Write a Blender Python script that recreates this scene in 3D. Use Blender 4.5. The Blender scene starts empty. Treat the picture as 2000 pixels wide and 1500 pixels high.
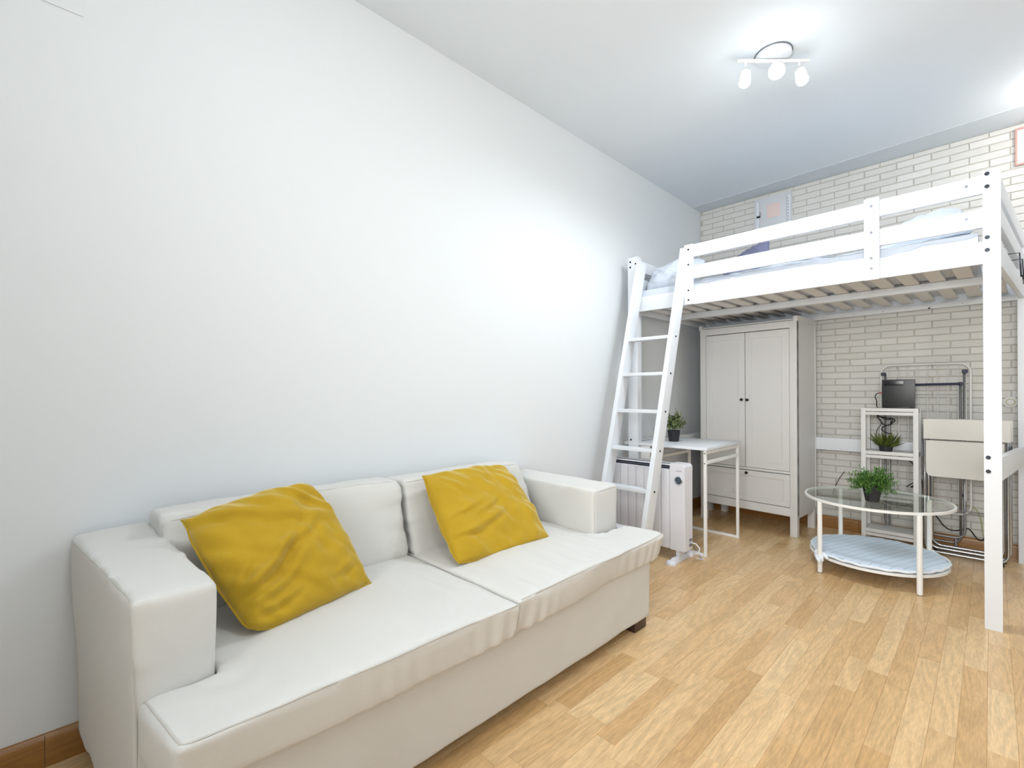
import bpy, bmesh, math, random
from mathutils import Vector, Matrix, noise
from mathutils.bvhtree import BVHTree
random.seed(7)
S = bpy.context.scene
COL = S.collection
PI = math.pi

# ---------------------------------------------------------------- camera
F_PX, CY, YAW, PIT, ROL = 924.19, 765.73, .7918, .0013, -.0038
fwd = Vector((-math.sin(YAW) * math.cos(PIT), math.cos(YAW) * math.cos(PIT), math.sin(PIT)))
rgt = Vector((math.cos(YAW), math.sin(YAW), 0)); upv = rgt.cross(fwd)
r2 = rgt * math.cos(ROL) + upv * math.sin(ROL); u2 = -rgt * math.sin(ROL) + upv * math.cos(ROL)
cam_d = bpy.data.cameras.new('camera'); cam = bpy.data.objects.new('camera', cam_d); COL.objects.link(cam)
m = Matrix((r2, u2, -fwd)).transposed().to_4x4(); m.translation = (1.9958, 0, 1.11)
cam.matrix_world = m
cam_d.sensor_width = 36; cam_d.lens = F_PX / 2000 * 36; cam_d.shift_y = (CY - 750) / 2000; cam_d.clip_start = .02
S.camera = cam

# ---------------------------------------------------------------- world, lights, exposure
S.view_settings.view_transform = 'Standard'; S.view_settings.look = 'None'
S.view_settings.gamma = 1; S.view_settings.use_curve_mapping = False
S.view_settings.exposure = 0.30
w = bpy.data.worlds.new('world'); S.world = w; w.use_nodes = True
w.node_tree.nodes['Background'].inputs[0].default_value = (.8, .9, 1, 1)
w.node_tree.nodes['Background'].inputs[1].default_value = .3

def light(name, kind, loc, power, col=(1, 1, 1), rot=(0, 0, 0), size=.1, size_y=None):
    d = bpy.data.lights.new(name, kind); d.energy = power; d.color = col
    if kind == 'AREA':
        d.shape = 'RECTANGLE'; d.size = size; d.size_y = size_y or size
    else:
        d.shadow_soft_size = size
        if kind == 'SPOT': d.spot_size = math.radians(172); d.spot_blend = .6
    o = bpy.data.objects.new(name, d); COL.objects.link(o); o.location = loc; o.rotation_euler = rot
    return o
# lights out of view: two added fills, then the lamp beside the bricks
light('rear_fill_light', 'AREA', (2.25, -1.32, 1.75), 36, (1, .995, .98), (PI / 2, 0, 0), 1.7, 1.4).data.spread = math.radians(105)  # added area fill from behind the camera, no known source
light('overhead_fill_light', 'POINT', (1.5, .35, 2.60), 17, (.98, .99, 1), size=.1)  # added point fill to brighten the left wall and sofa
light('side_lamp_light', 'POINT', (2.42, 4.1, 2.72), 7, (1, .96, .95), size=.05)
LAMP_COL = (.87, .935, 1)
# ---------------------------------------------------------------- helpers
def lin(c):
    return tuple(((v / 255) / 12.92 if v / 255 <= .04045 else ((v / 255 + .055) / 1.055) ** 2.4) for v in c) + (1,)

def mat(name, rgb, rough=.5, metal=0, bump=0, bscale=200, var=0, vscale=3, spec=.5, coat=0, dim='OBJ', trans=0, ior=1.45, sheen=0):
    M = bpy.data.materials.new(name); M.use_nodes = True
    n = M.node_tree.nodes; l = M.node_tree.links; b = n['Principled BSDF']
    c = lin(rgb); b.inputs['Base Color'].default_value = c
    b.inputs['Roughness'].default_value = rough; b.inputs['Metallic'].default_value = metal
    b.inputs['Specular IOR Level'].default_value = spec; b.inputs['Coat Weight'].default_value = coat
    b.inputs['Transmission Weight'].default_value = trans; b.inputs['IOR'].default_value = ior
    b.inputs['Sheen Weight'].default_value = sheen
    tc = n.new('ShaderNodeTexCoord')
    if var:
        nz = n.new('ShaderNodeTexNoise'); nz.inputs['Scale'].default_value = vscale; nz.inputs['Detail'].default_value = 4
        l.new(tc.outputs['Object'], nz.inputs['Vector'])
        mx = n.new('ShaderNodeMix'); mx.data_type = 'RGBA'
        mx.inputs[6].default_value = tuple(max(0, x * (1 - var)) for x in c[:3]) + (1,)
        mx.inputs[7].default_value = tuple(min(1, x * (1 + var)) for x in c[:3]) + (1,)
        l.new(nz.outputs['Fac'], mx.inputs[0]); l.new(mx.outputs[2], b.inputs['Base Color'])
    if bump:
        nb = n.new('ShaderNodeTexNoise'); nb.inputs['Scale'].default_value = bscale; nb.inputs['Detail'].default_value = 3
        l.new(tc.outputs['Object'], nb.inputs['Vector'])
        bp = n.new('ShaderNodeBump'); bp.inputs['Strength'].default_value = bump; bp.inputs['Distance'].default_value = .002
        l.new(nb.outputs['Fac'], bp.inputs['Height']); l.new(bp.outputs[0], b.inputs['Normal'])
    return M

def emis(name, col, s):
    M = bpy.data.materials.new(name); M.use_nodes = True
    b = M.node_tree.nodes['Principled BSDF']; b.inputs['Base Color'].default_value = col + (1,)
    b.inputs['Emission Color'].default_value = col + (1,); b.inputs['Emission Strength'].default_value = s
    return M

def wood(name, cols, gs=1.0, axis='Y', rough=.32, coat=.25, contrast=.5):
    """planks: a tone picked per object, stretched grain and cathedral rings"""
    M = bpy.data.materials.new(name); M.use_nodes = True
    n = M.node_tree.nodes; l = M.node_tree.links; b = n['Principled BSDF']
    b.inputs['Roughness'].default_value = rough; b.inputs['Coat Weight'].default_value = coat; b.inputs['Coat Roughness'].default_value = .22
    tc = n.new('ShaderNodeTexCoord'); oi = n.new('ShaderNodeObjectInfo')
    cr = n.new('ShaderNodeValToRGB'); cr.color_ramp.elements[0].color = lin(cols[0]); cr.color_ramp.elements[1].color = lin(cols[-1])
    for i, c in enumerate(cols[1:-1]):
        e = cr.color_ramp.elements.new((i + 1) / (len(cols) - 1)); e.color = lin(c)
    l.new(oi.outputs['Random'], cr.inputs[0])
    off = n.new('ShaderNodeVectorMath'); off.operation = 'MULTIPLY_ADD'
    cmb = n.new('ShaderNodeCombineXYZ')
    for i in range(3):
        l.new(oi.outputs['Random'], cmb.inputs[i])
    off.inputs[1].default_value = (37, 53, 71); l.new(cmb.outputs[0], off.inputs[0]); l.new(tc.outputs['Object'], off.inputs[2])
    mp = n.new('ShaderNodeMapping'); sc = {'Y': (1, .12, 1), 'X': (.12, 1, 1)}[axis]
    mp.inputs['Scale'].default_value = tuple(v * gs for v in sc); l.new(off.outputs[0], mp.inputs[0])
    # cathedral: contour lines of a stretched smooth noise
    n1 = n.new('ShaderNodeTexNoise'); n1.inputs['Scale'].default_value = 11; n1.inputs['Detail'].default_value = 1.2
    l.new(mp.outputs[0], n1.inputs[0])
    mul = n.new('ShaderNodeMath'); mul.operation = 'MULTIPLY'; mul.inputs[1].default_value = 60; l.new(n1.outputs['Fac'], mul.inputs[0])
    sn = n.new('ShaderNodeMath'); sn.operation = 'SINE'; l.new(mul.outputs[0], sn.inputs[0])
    n2 = n.new('ShaderNodeTexNoise'); n2.inputs['Scale'].default_value = 190; n2.inputs['Detail'].default_value = 3; l.new(mp.outputs[0], n2.inputs[0])
    a = n.new('ShaderNodeMath'); a.operation = 'MULTIPLY_ADD'; a.inputs[1].default_value = .11; a.inputs[2].default_value = 0
    l.new(sn.outputs[0], a.inputs[0])
    s = n.new('ShaderNodeMath'); s.operation = 'ADD'; l.new(a.outputs[0], s.inputs[0]); l.new(n2.outputs['Fac'], s.inputs[1])
    mr = n.new('ShaderNodeMapRange'); mr.inputs[1].default_value = .25; mr.inputs[2].default_value = .8
    mr.inputs[3].default_value = 1 - .45 * contrast; mr.inputs[4].default_value = 1 + .22 * contrast; l.new(s.outputs[0], mr.inputs[0])
    hs = n.new('ShaderNodeHueSaturation'); l.new(cr.outputs[0], hs.inputs['Color']); l.new(mr.outputs[0], hs.inputs['Value'])
    l.new(hs.outputs[0], b.inputs['Base Color'])
    return M

def brickmat():
    M = mat('painted_brick', (216, 213, 206), .75, bump=.7, bscale=55, spec=.3)
    n = M.node_tree.nodes; l = M.node_tree.links; b = n['Principled BSDF']
    oi = n.new('ShaderNodeObjectInfo'); cr = n.new('ShaderNodeValToRGB')
    cr.color_ramp.elements[0].color = lin((211, 210, 205)); cr.color_ramp.elements[1].color = lin((221, 220, 216))
    l.new(oi.outputs['Random'], cr.inputs[0]); l.new(cr.outputs[0], b.inputs['Base Color'])
    n['Bump'].inputs['Distance'].default_value = .004
    return M

MT = dict(
    wall=mat('wall_paint', (227, 231, 233), .7, bump=.08, bscale=300, spec=.3),
    ceil=mat('ceiling_paint', (232, 239, 244), .8, spec=.2),
    ceil2=mat('ceiling_strip_grey', (217, 224, 228), .8, spec=.2),
    mortar=mat('mortar', (190, 187, 179), .9, bump=.4, bscale=90),
    brick=brickmat(),
    floor=wood('laminate', [(206, 166, 114), (219, 182, 132), (228, 194, 146), (212, 172, 121), (232, 201, 154)], contrast=.5),
    gap=mat('plank_gap', (176, 134, 88), .6),
    skirt=wood('skirting_oak', [(150, 102, 42), (162, 114, 52)], axis='Y', rough=.35, coat=.3),
    skirtx=wood('skirting_oak_back', [(150, 102, 42), (162, 114, 52)], axis='X', rough=.35, coat=.3),
    white=mat('white_lacquer', (226, 230, 235), .38, spec=.5),
    whitew=mat('white_stained_wood', (229, 228, 226), .45, bump=.08, bscale=60, var=.015),
    slatw=mat('pale_slat_wood', (232, 231, 228), .6, bump=.1, bscale=60, var=.04, vscale=8),
    ward=mat('wardrobe_white', (222, 222, 221), .42, var=.01),
    metalw=mat('white_metal', (236, 236, 234), .35),
    bolt=mat('dark_bolt', (52, 56, 62), .4, .8),
    screw=mat('steel_screw', (120, 124, 130), .35, .8),
    knob=mat('bronze_knob', (42, 36, 32), .35, .6),
    sofa=mat('cream_fabric', (213, 212, 208), .9, bump=.35, bscale=420, var=.02, vscale=5, spec=.15, sheen=.15),
    seam=mat('cream_seam', (200, 197, 190), .9),
    must=None,
    darkwood=mat('dark_wood', (58, 38, 32), .4, coat=.2),
    black=mat('black_plastic', (26, 27, 30), .35),
    blackg=mat('black_gloss', (16, 17, 19), .2),
    pot=mat('pot_plastic', (38, 38, 43), .55),
    chrome=mat('chrome', (172, 175, 180), .18, 1),
    grey=mat('grey_tube', (150, 152, 156), .3, .7),
    navy=mat('navy_plastic', (30, 34, 66), .45),
    wire=mat('coated_wire', (228, 228, 226), .4),
    seatw=mat('chair_white', (222, 220, 214), .5),
    rad=mat('heater_white', (226, 226, 232), .35),
    radg=mat('heater_grille', (96, 104, 122), .3, .5),
    dial=mat('dial_grey', (70, 84, 96), .35),
    ring=mat('dial_ring', (196, 200, 206), .25, .8),
    sheet=mat('white_cotton', (206, 213, 223), .9, bump=.2, bscale=60, sheen=.1),
    lilac=mat('lilac_fabric', (112, 114, 140), .9, bump=.3, bscale=200),
    pad=None,
    padedge=mat('pad_edge', (226, 232, 238), .9, bump=.3, bscale=80),
    cord=mat('black_cable', (22, 22, 24), .5),
    red=mat('red_tape', (170, 44, 40), .5),
    ycord=mat('yellow_green_cable', (168, 170, 70), .5),
    frame=mat('red_brown_frame', (205, 158, 148), .5),
    paper=mat('white_board', (240, 240, 240), .6),
    clear=mat('cabinet_door_grey', (212, 215, 219), .3),
    orange=mat('pink_print', (228, 208, 202), .6),
    hookm=mat('dark_hook_wire', (70, 74, 80), .3, .8),
)

def leafmat(name, a, b_):
    M = mat(name, a, .5, spec=.4)
    n = M.node_tree.nodes; l = M.node_tree.links; b = n['Principled BSDF']
    g = n.new('ShaderNodeNewGeometry'); cr = n.new('ShaderNodeValToRGB')
    cr.color_ramp.elements[0].color = lin(a); cr.color_ramp.elements[1].color = lin(b_)
    l.new(g.outputs['Random Per Island'], cr.inputs[0]); l.new(cr.outputs[0], b.inputs['Base Color'])
    return M
MT['leaf1'] = leafmat('leaf_sage', (48, 66, 40), (150, 162, 108))
MT['leaf2'] = leafmat('leaf_fern', (34, 74, 34), (112, 156, 70))
MT['leaf3'] = leafmat('leaf_grass', (44, 62, 30), (112, 122, 52))

def mustmat():
    M = mat('mustard_velvet', (184, 150, 44), .85, bump=.3, bscale=260, var=.10, vscale=9, spec=.1, sheen=.9)
    M.node_tree.nodes['Principled BSDF'].inputs['Sheen Tint'].default_value = (1, .93, .6, 1)
    M.node_tree.nodes['Principled BSDF'].inputs['Sheen Roughness'].default_value = .35
    return M
MT['must'] = mustmat()

def padmat():
    M = mat('striped_pad', (196, 210, 224), .9)
    n = M.node_tree.nodes; l = M.node_tree.links; b = n['Principled BSDF']
    tc = n['Texture Coordinate']; mp = n.new('ShaderNodeMapping'); mp.inputs['Rotation'].default_value = (0, 0, .35)
    l.new(tc.outputs['Object'], mp.inputs[0])
    def wv(scale, rot):
        w_ = n.new('ShaderNodeTexWave'); w_.inputs['Scale'].default_value = scale; w_.bands_direction = rot; l.new(mp.outputs[0], w_.inputs[0]); return w_
    w1 = wv(7.5, 'X'); w2 = wv(13, 'Y')
    r = n.new('ShaderNodeMapRange'); r.inputs[1].default_value = 0; r.inputs[2].default_value = .12; l.new(w1.outputs['Fac'], r.inputs[0])
    r_ = n.new('ShaderNodeMapRange'); r_.inputs[1].default_value = 0; r_.inputs[2].default_value = 1; r_.inputs[3].default_value = .86; l.new(w2.outputs['Fac'], r_.inputs[0])
    mm = n.new('ShaderNodeMath'); mm.operation = 'MULTIPLY'; l.new(r.outputs[0], mm.inputs[0]); l.new(r_.outputs[0], mm.inputs[1])
    mx = n.new('ShaderNodeMix'); mx.data_type = 'RGBA'; mx.inputs[6].default_value = lin((186, 199, 214)); mx.inputs[7].default_value = lin((208, 221, 236))
    l.new(mm.outputs[0], mx.inputs[0]); l.new(mx.outputs[2], b.inputs['Base Color'])
    return M
MT['pad'] = padmat()

def glassmat():
    M = bpy.data.materials.new('table_glass'); M.use_nodes = True
    n = M.node_tree.nodes; l = M.node_tree.links; n.remove(n['Principled BSDF'])
    t = n.new('ShaderNodeBsdfTransparent'); t.inputs[0].default_value = (.93, .96, .94, 1)
    g = n.new('ShaderNodeBsdfGlossy'); g.inputs['Roughness'].default_value = .02
    fr = n.new('ShaderNodeFresnel'); fr.inputs[0].default_value = 1.5
    ge = n.new('ShaderNodeNewGeometry'); iv = n.new('ShaderNodeMath'); iv.operation = 'SUBTRACT'; iv.inputs[0].default_value = 1; l.new(ge.outputs['Backfacing'], iv.inputs[1])
    mu = n.new('ShaderNodeMath'); mu.operation = 'MULTIPLY'; l.new(fr.outputs[0], mu.inputs[0]); l.new(iv.outputs[0], mu.inputs[1])
    mx = n.new('ShaderNodeMixShader'); l.new(mu.outputs[0], mx.inputs[0]); l.new(t.outputs[0], mx.inputs[1]); l.new(g.outputs[0], mx.inputs[2])
    l.new(mx.outputs[0], n['Material Output'].inputs[0])
    return M
MT['glass'] = glassmat()

class B:
    """collects shapes in a bmesh"""
    def __init__(s): s.bm = bmesh.new()
    def box(s, x0, x1, y0, y1, z0, z1):
        return s.hexa([(x0, y0, z0), (x1, y0, z0), (x1, y1, z0), (x0, y1, z0), (x0, y0, z1), (x1, y0, z1), (x1, y1, z1), (x0, y1, z1)])
    def hexa(s, p):
        v = [s.bm.verts.new(q) for q in p]
        for f in ((3, 2, 1, 0), (4, 5, 6, 7), (0, 1, 5, 4), (1, 2, 6, 5), (2, 3, 7, 6), (3, 0, 4, 7)):
            s.bm.faces.new([v[i] for i in f])
        return s
    def beam(s, p, q, wx, wy, side=(1, 0, 0)):
        """bar from p to q; wx is its width along `side`, wy across"""
        p, q = Vector(p), Vector(q); d = (q - p).normalized(); a = Vector(side); a = (a - d * a.dot(d)).normalized(); b = d.cross(a)
        pts = []
        for c in (p, q):
            for i, j in ((-1, -1), (1, -1), (1, 1), (-1, 1)):
                pts.append(c + a * (i * wx / 2) + b * (j * wy / 2))
        return s.hexa(pts)
    def tube(s, pts, r, n=8, closed=False, cap=True):
        pts = [Vector(p) for p in pts]; rings = []; N = len(pts); prev = None
        for i, p in enumerate(pts):
            a = pts[(i - 1) % N] if (closed or i > 0) else p
            b = pts[(i + 1) % N] if (closed or i < N - 1) else p
            d = (b - a).normalized()
            if prev is None:
                ref = Vector((0, 0, 1)) if abs(d.z) < .9 else Vector((1, 0, 0)); u = d.cross(ref).normalized()
            else:
                u = (prev - d * prev.dot(d)).normalized()
            prev = u; v = d.cross(u); rr = r[i] if isinstance(r, (list, tuple)) else r
            rings.append([s.bm.verts.new(p + (u * math.cos(2 * PI * k / n) + v * math.sin(2 * PI * k / n)) * rr) for k in range(n)])
        M_ = N if closed else N - 1
        for i in range(M_):
            A, C = rings[i], rings[(i + 1) % N]
            for k in range(n):
                s.bm.faces.new((A[k], A[(k + 1) % n], C[(k + 1) % n], C[k]))
        if not closed and cap:
            s.bm.faces.new(rings[0][::-1]); s.bm.faces.new(rings[-1])
        return s
    def cyl(s, p, q, r, n=16, r2=None):
        return s.tube([p, q], [r, r if r2 is None else r2], n)
    def bevel(s, w, seg=2):
        bmesh.ops.bevel(s.bm, geom=list(s.bm.edges), offset=w, segments=seg, affect='EDGES', profile=.7, clamp_overlap=True)
        return s

ROOTLOC = {}
def tag(o, label=None, cat=None, group=None, kind=None):
    if label: o['label'] = label
    if cat: o['category'] = cat
    if group: o['group'] = group
    if kind: o['kind'] = kind
    return o
def thing(name, label, cat, loc, rz=0, group=None):
    o = bpy.data.objects.new(name, None); COL.objects.link(o); o.location = loc; o.rotation_euler = (0, 0, rz)
    o.empty_display_size = .05
    ROOTLOC[o] = Vector(loc) if rz == 0 else Vector((0, 0, 0))
    return tag(o, label, cat, group)
def put(name, b, material, parent=None, smooth=None, kind=None, label=None, origin=None):
    """link the collected shapes as ONE mesh object; points are in room coordinates unless the thing is rotated"""
    bm = b.bm if isinstance(b, B) else b
    if parent is not None and parent in ROOTLOC:
        L = ROOTLOC[parent]
    elif origin is not None:
        L = Vector(origin)
    else:
        L = Vector((0, 0, 0))
    bmesh.ops.translate(bm, verts=bm.verts, vec=-L)
    bmesh.ops.recalc_face_normals(bm, faces=bm.faces)
    me = bpy.data.meshes.new(name); bm.to_mesh(me); bm.free(); me.materials.append(MT[material])
    if smooth is not None:
        for p in me.polygons: p.use_smooth = True
        if smooth < 180: me.set_sharp_from_angle(angle=math.radians(smooth))
    o = bpy.data.objects.new(name, me); COL.objects.link(o)
    if parent is not None:
        o.parent = parent; ROOTLOC[o] = L
    elif origin is not None:
        o.location = origin
    ROOTLOC.setdefault(o, L)
    return tag(o, label, kind=kind)
def box(name, d, material, parent=None, bev=.002, **k):
    b = B().box(*d)
    if bev: b.bevel(bev, 2)
    return put(name, b, material, parent, smooth=35 if bev else None, **k)
def copy_tree(o, parent=None):
    c = o.copy(); COL.objects.link(c); c.parent = parent
    for ch in list(o.children): copy_tree(ch, c)
    return c

# ---------------------------------------------------------------- room shell
D, H, XR, YR = 4.57, 2.866, 3.3, -1.4
def struct(name, d, material, parent=None):
    o = put(name, B().box(*d), material, parent); o['kind'] = 'structure'; return o
fl = struct('floor', (-.1, XR, YR, D + .1, -.1, -.0012), 'gap')
struct('ceiling', (-.1, XR, YR, D + .1, H + .002, H + .1), 'ceil')
# ceiling strip along the brick wall (slightly lower and greyer, its front edge runs a little askew)
o = put('trim_1', B().hexa([(-.02, 4.395, H - .001), (XR, 4.235, H - .001), (XR, D + .02, H - .001), (-.02, D + .02, H - .001),
                   (-.02, 4.395, H + .008), (XR, 4.235, H + .008), (XR, D + .02, H + .008), (-.02, D + .02, H + .008)]), 'ceil2'); o['kind'] = 'structure'
struct('wall_left', (-.1, 0, YR, D + .1, -.1, H + .05), 'wall')
wb = struct('wall_back', (0, XR, D, D + .1, -.1, H + .05), 'mortar')
struct('wall_right', (XR, XR + .1, YR, D + .1, -.1, H + .05), 'wall')
wr = struct('wall_rear', (-.1, XR + .1, YR - .1, YR, -.1, H + .05), 'wall')
wf = B()
for d in ((.85, 3.15, -1.40, -1.36, 1.0, 1.05), (.85, 3.15, -1.40, -1.36, 2.45, 2.5), (.85, .9, -1.40, -1.36, 1.05, 2.45), (3.1, 3.15, -1.40, -1.36, 1.05, 2.45), (1.98, 2.02, -1.40, -1.36, 1.05, 2.45)):
    wf.box(*d)
o = put('added_window_1', wf, 'white'); o['kind'] = 'structure'  # frame added around the rear fill light; no such opening is known

# floor strips: each laminate strip is a part of the floor; what hides below the sofa or lies outside is one joined part
PW = .0685
def strip_mesh(L, seed):
    b = B().box(-PW / 2 + .0003, PW / 2 - .0003, -L / 2 + .0003, L / 2 - .0003, -.0012, 0)
    top = [e for e in b.bm.edges if all(v.co.z > -.0005 for v in e.verts)]
    bmesh.ops.bevel(b.bm, geom=top, offset=.0005, segments=1, affect='EDGES')
    me = bpy.data.meshes.new('plank'); bmesh.ops.recalc_face_normals(b.bm, faces=b.bm.faces); b.bm.to_mesh(me); b.bm.free(); me.materials.append(MT['floor']); return me
LEN = [.28, .36, .44, .52, .6]
SM = {L: strip_mesh(L, i) for i, L in enumerate(LEN)}
cands = []
rr = random.Random(5)
nx = int(3.4 / PW)
for i in range(nx + 1):
    x = .03 + i * PW; y = YR + rr.random() * .4 - .4
    while y < D:
        L = rr.choice(LEN); cands.append((x, y + L / 2, L)); y += L
def pixel(X, Y, Z):
    d = Vector((X, Y, Z)) - Vector((1.9958, 0, 1.11)); z = d.dot(fwd)
    if z < .05: return None
    return 1000 + F_PX * d.dot(r2) / z, CY - F_PX * d.dot(u2) / z, z
vis, rest = [], []
for c in cands:
    x, y, L = c; ok = False
    if y + L / 2 > D + .3 or x > XR - .02: pass
    for yy in (y - L / 2, y, y + L / 2):
        for xx in (x - PW / 2, x + PW / 2):
            p = pixel(xx, yy, 0)
            if p and -10 < p[0] < 2010 and p[1] < 1510 and (xx > .84 or yy > 2.0 or yy < .2): ok = True
    d = (x - 2) ** 2 + y ** 2
    (vis if ok else rest).append((d, c))
vis.sort(); rest += vis[298:]; vis = vis[:298]
for d, (x, y, L) in vis:
    o = bpy.data.objects.new('plank', SM[L]); COL.objects.link(o); o.parent = fl; o.location = (x, y, 0)
rb = B()
for d, (x, y, L) in rest:
    y0, y1 = y - L / 2 + .0003, min(y + L / 2 - .0003, D)
    if y1 <= y0 or x + PW / 2 > XR: continue
    rb.box(x - PW / 2 + .0003, x + PW / 2 - .0003, y0, y1, -.0012, 0)
put('plank_field', rb, 'floor', fl, kind='stuff')

# brick facing of the back wall
RP, BP, JT = .0505, .1965, .006
def brick_mesh(w_, seed):
    r = random.Random(seed); b = B(); t = .005
    b.box(-w_ / 2, w_ / 2, -t, .001, -(RP - JT) / 2, (RP - JT) / 2)
    for v in b.bm.verts: v.co += Vector((r.uniform(-.0012, .0012), r.uniform(-.0015, .0005) if v.co.y < 0 else 0, r.uniform(-.001, .001)))
    fr = [e for e in b.bm.edges if all(v.co.y < -.003 for v in e.verts)]
    bmesh.ops.bevel(b.bm, geom=fr, offset=.0022, segments=1, affect='EDGES')
    me = bpy.data.meshes.new('brick'); bmesh.ops.recalc_face_normals(b.bm, faces=b.bm.faces); b.bm.to_mesh(me); b.bm.free(); me.materials.append(MT['brick']); return me
FULL = [brick_mesh(BP - JT, i) for i in range(6)]
bricks = []
k0 = int(1.667 / RP)
zb = 1.667 - k0 * RP
row = -2
while zb + row * RP < H:
    z0 = zb + row * RP; z1 = z0 + RP; row += 1
    if z1 < .02: continue
    ri = round((z0 - 1.667) / RP)
    x = 1.107 - BP * 12 + (BP / 2 if ri % 2 else 0)
    while x < XR:
        a, b_ = max(x, 0.002), min(x + BP, XR)
        if b_ - a > .03: bricks.append((a, b_, max(z0, .0), min(z1, H - .004)))
        x += BP
def hidden(xc, zc):
    if .23 < xc < .98 and .1 < zc < 1.66: return True          # wardrobe
    if zc < .09: return True                                   # skirting
    if xc < 1.95 and 1.74 < zc < 2.0: return True              # behind the bed
    return xc > 2.25
V, R_ = [], []
for q in bricks:
    xc, zc = (q[0] + q[1]) / 2, (q[2] + q[3]) / 2
    full = abs(q[1] - q[0] - BP) < .001 and abs(q[3] - q[2] - RP) < .001
    (V if (full and not hidden(xc, zc)) else R_).append((xc, zc, q))
V.sort(key=lambda t: (t[0] - 2) ** 2 + (t[1] - 1.3) ** 2 * .3); R_ += V[300:]; V = V[:300]
for i, (xc, zc, q) in enumerate(V):
    o = bpy.data.objects.new('brick', FULL[rr.randrange(6)]); COL.objects.link(o); o.parent = wb; o.location = (xc, D, zc)
rb = B()
for xc, zc, q in R_:
    if q[3] - q[2] < .012: continue
    rb.box(q[0] + JT / 2, q[1] - JT / 2, D - .005, D + .001, q[2] + JT / 2, q[3] - JT / 2)
put('brick_field', rb, 'brick', wb, kind='stuff')

# skirting boards
def skirting(name, mk, p0, p1, nrm, mname, joints):
    p0, p1, nrm = Vector(p0), Vector(p1), Vector(nrm); t = p1 - p0; L = t.length; t.normalize()
    prof = [(0, 0), (.016, 0), (.016, .078), (.013, .088), (.007, .094), (.0, .0955)]
    root = None; cuts = [0] + joints + [L]
    for i in range(len(cuts) - 1):
        bm = bmesh.new(); a, c = cuts[i] + .0006, cuts[i + 1] - .0006
        R = [[bm.verts.new(p0 + t * s + nrm * u + Vector((0, 0, v))) for u, v in prof] for s in (a, c)]
        n = len(prof)
        for j in range(n): bm.faces.new((R[0][j], R[0][(j + 1) % n], R[1][(j + 1) % n], R[1][j]))
        bm.faces.new(R[0]); bm.faces.new(R[1][::-1])
        if root is None:
            root = put(name, bm, mname, smooth=30); root['kind'] = 'structure'
        else:
            put('skirting_board', bm, mname, root, smooth=30)
skirting('baseboard_left', 0, (0, YR, 0), (0, D, 0), (1, 0, 0), 'skirt', [-YR - .002, 2.0 - YR])
skirting('baseboard_back', 0, (.02, D - .006, 0), (XR, D - .006, 0), (0, -1, 0), 'skirtx', [1.24])
struct('baseboard_right', (XR - .015, XR, YR, D - .03, 0, .09), 'skirt')

# ---------------------------------------------------------------- soft shapes
def soft(hexes, voxel=.012, smooth=6, disp=None, iters_f=.5):
    b = B()
    for h in hexes: b.hexa(h)
    bmesh.ops.recalc_face_normals(b.bm, faces=b.bm.faces)
    me = bpy.data.meshes.new('tmp'); b.bm.to_mesh(me); b.bm.free()
    o = bpy.data.objects.new('tmp', me); COL.objects.link(o)
    r = o.modifiers.new('r', 'REMESH'); r.mode = 'VOXEL'; r.voxel_size = voxel; r.adaptivity = 0
    s = o.modifiers.new('s', 'SMOOTH'); s.iterations = smooth; s.factor = iters_f
    dg = bpy.context.evaluated_depsgraph_get(); m2 = bpy.data.meshes.new_from_object(o.evaluated_get(dg))
    bpy.data.objects.remove(o); bm = bmesh.new(); bm.from_mesh(m2); bpy.data.meshes.remove(m2)
    if disp:
        bm.normal_update()
        mv = [(v, disp(v.co, v.normal)) for v in bm.verts]
        for v, d in mv: v.co += d
    return bm
def hx(x0, x1, y0, y1, z0, z1):
    return [(x0, y0, z0), (x1, y0, z0), (x1, y1, z0), (x0, y1, z0), (x0, y0, z1), (x1, y0, z1), (x1, y1, z1), (x0, y1, z1)]
def nz(p, s, seed=0): return noise.noise(Vector((p[0] * s[0] + seed, p[1] * s[1] + seed * 1.7, p[2] * s[2])))

def seam(name, body, pts, r=.0022, n=14, mt='seam', parent=None):
    """piping laid on the surface of `body` along the polyline pts"""
    dg = BVHTree.FromPolygons([v.co + ROOTLOC[body] for v in body.data.vertices], [p.vertices[:] for p in body.data.polygons])
    P_ = []
    for a, c in zip(pts[:-1], pts[1:]):
        a, c = Vector(a), Vector(c)
        for i in range(n): P_.append(a.lerp(c, i / n))
    P_.append(Vector(pts[-1])); Q = []
    for p in P_:
        h = dg.find_nearest(p)
        if h[0] is not None: Q.append(h[0] + h[1] * r * .2)
    for _ in range(2):
        Q = [Q[0]] + [(Q[i - 1] + Q[i] * 2 + Q[i + 1]) / 4 for i in range(1, len(Q) - 1)] + [Q[-1]]
    return put(name, B().tube(Q, r, 6), mt, parent or body, smooth=180)

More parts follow.
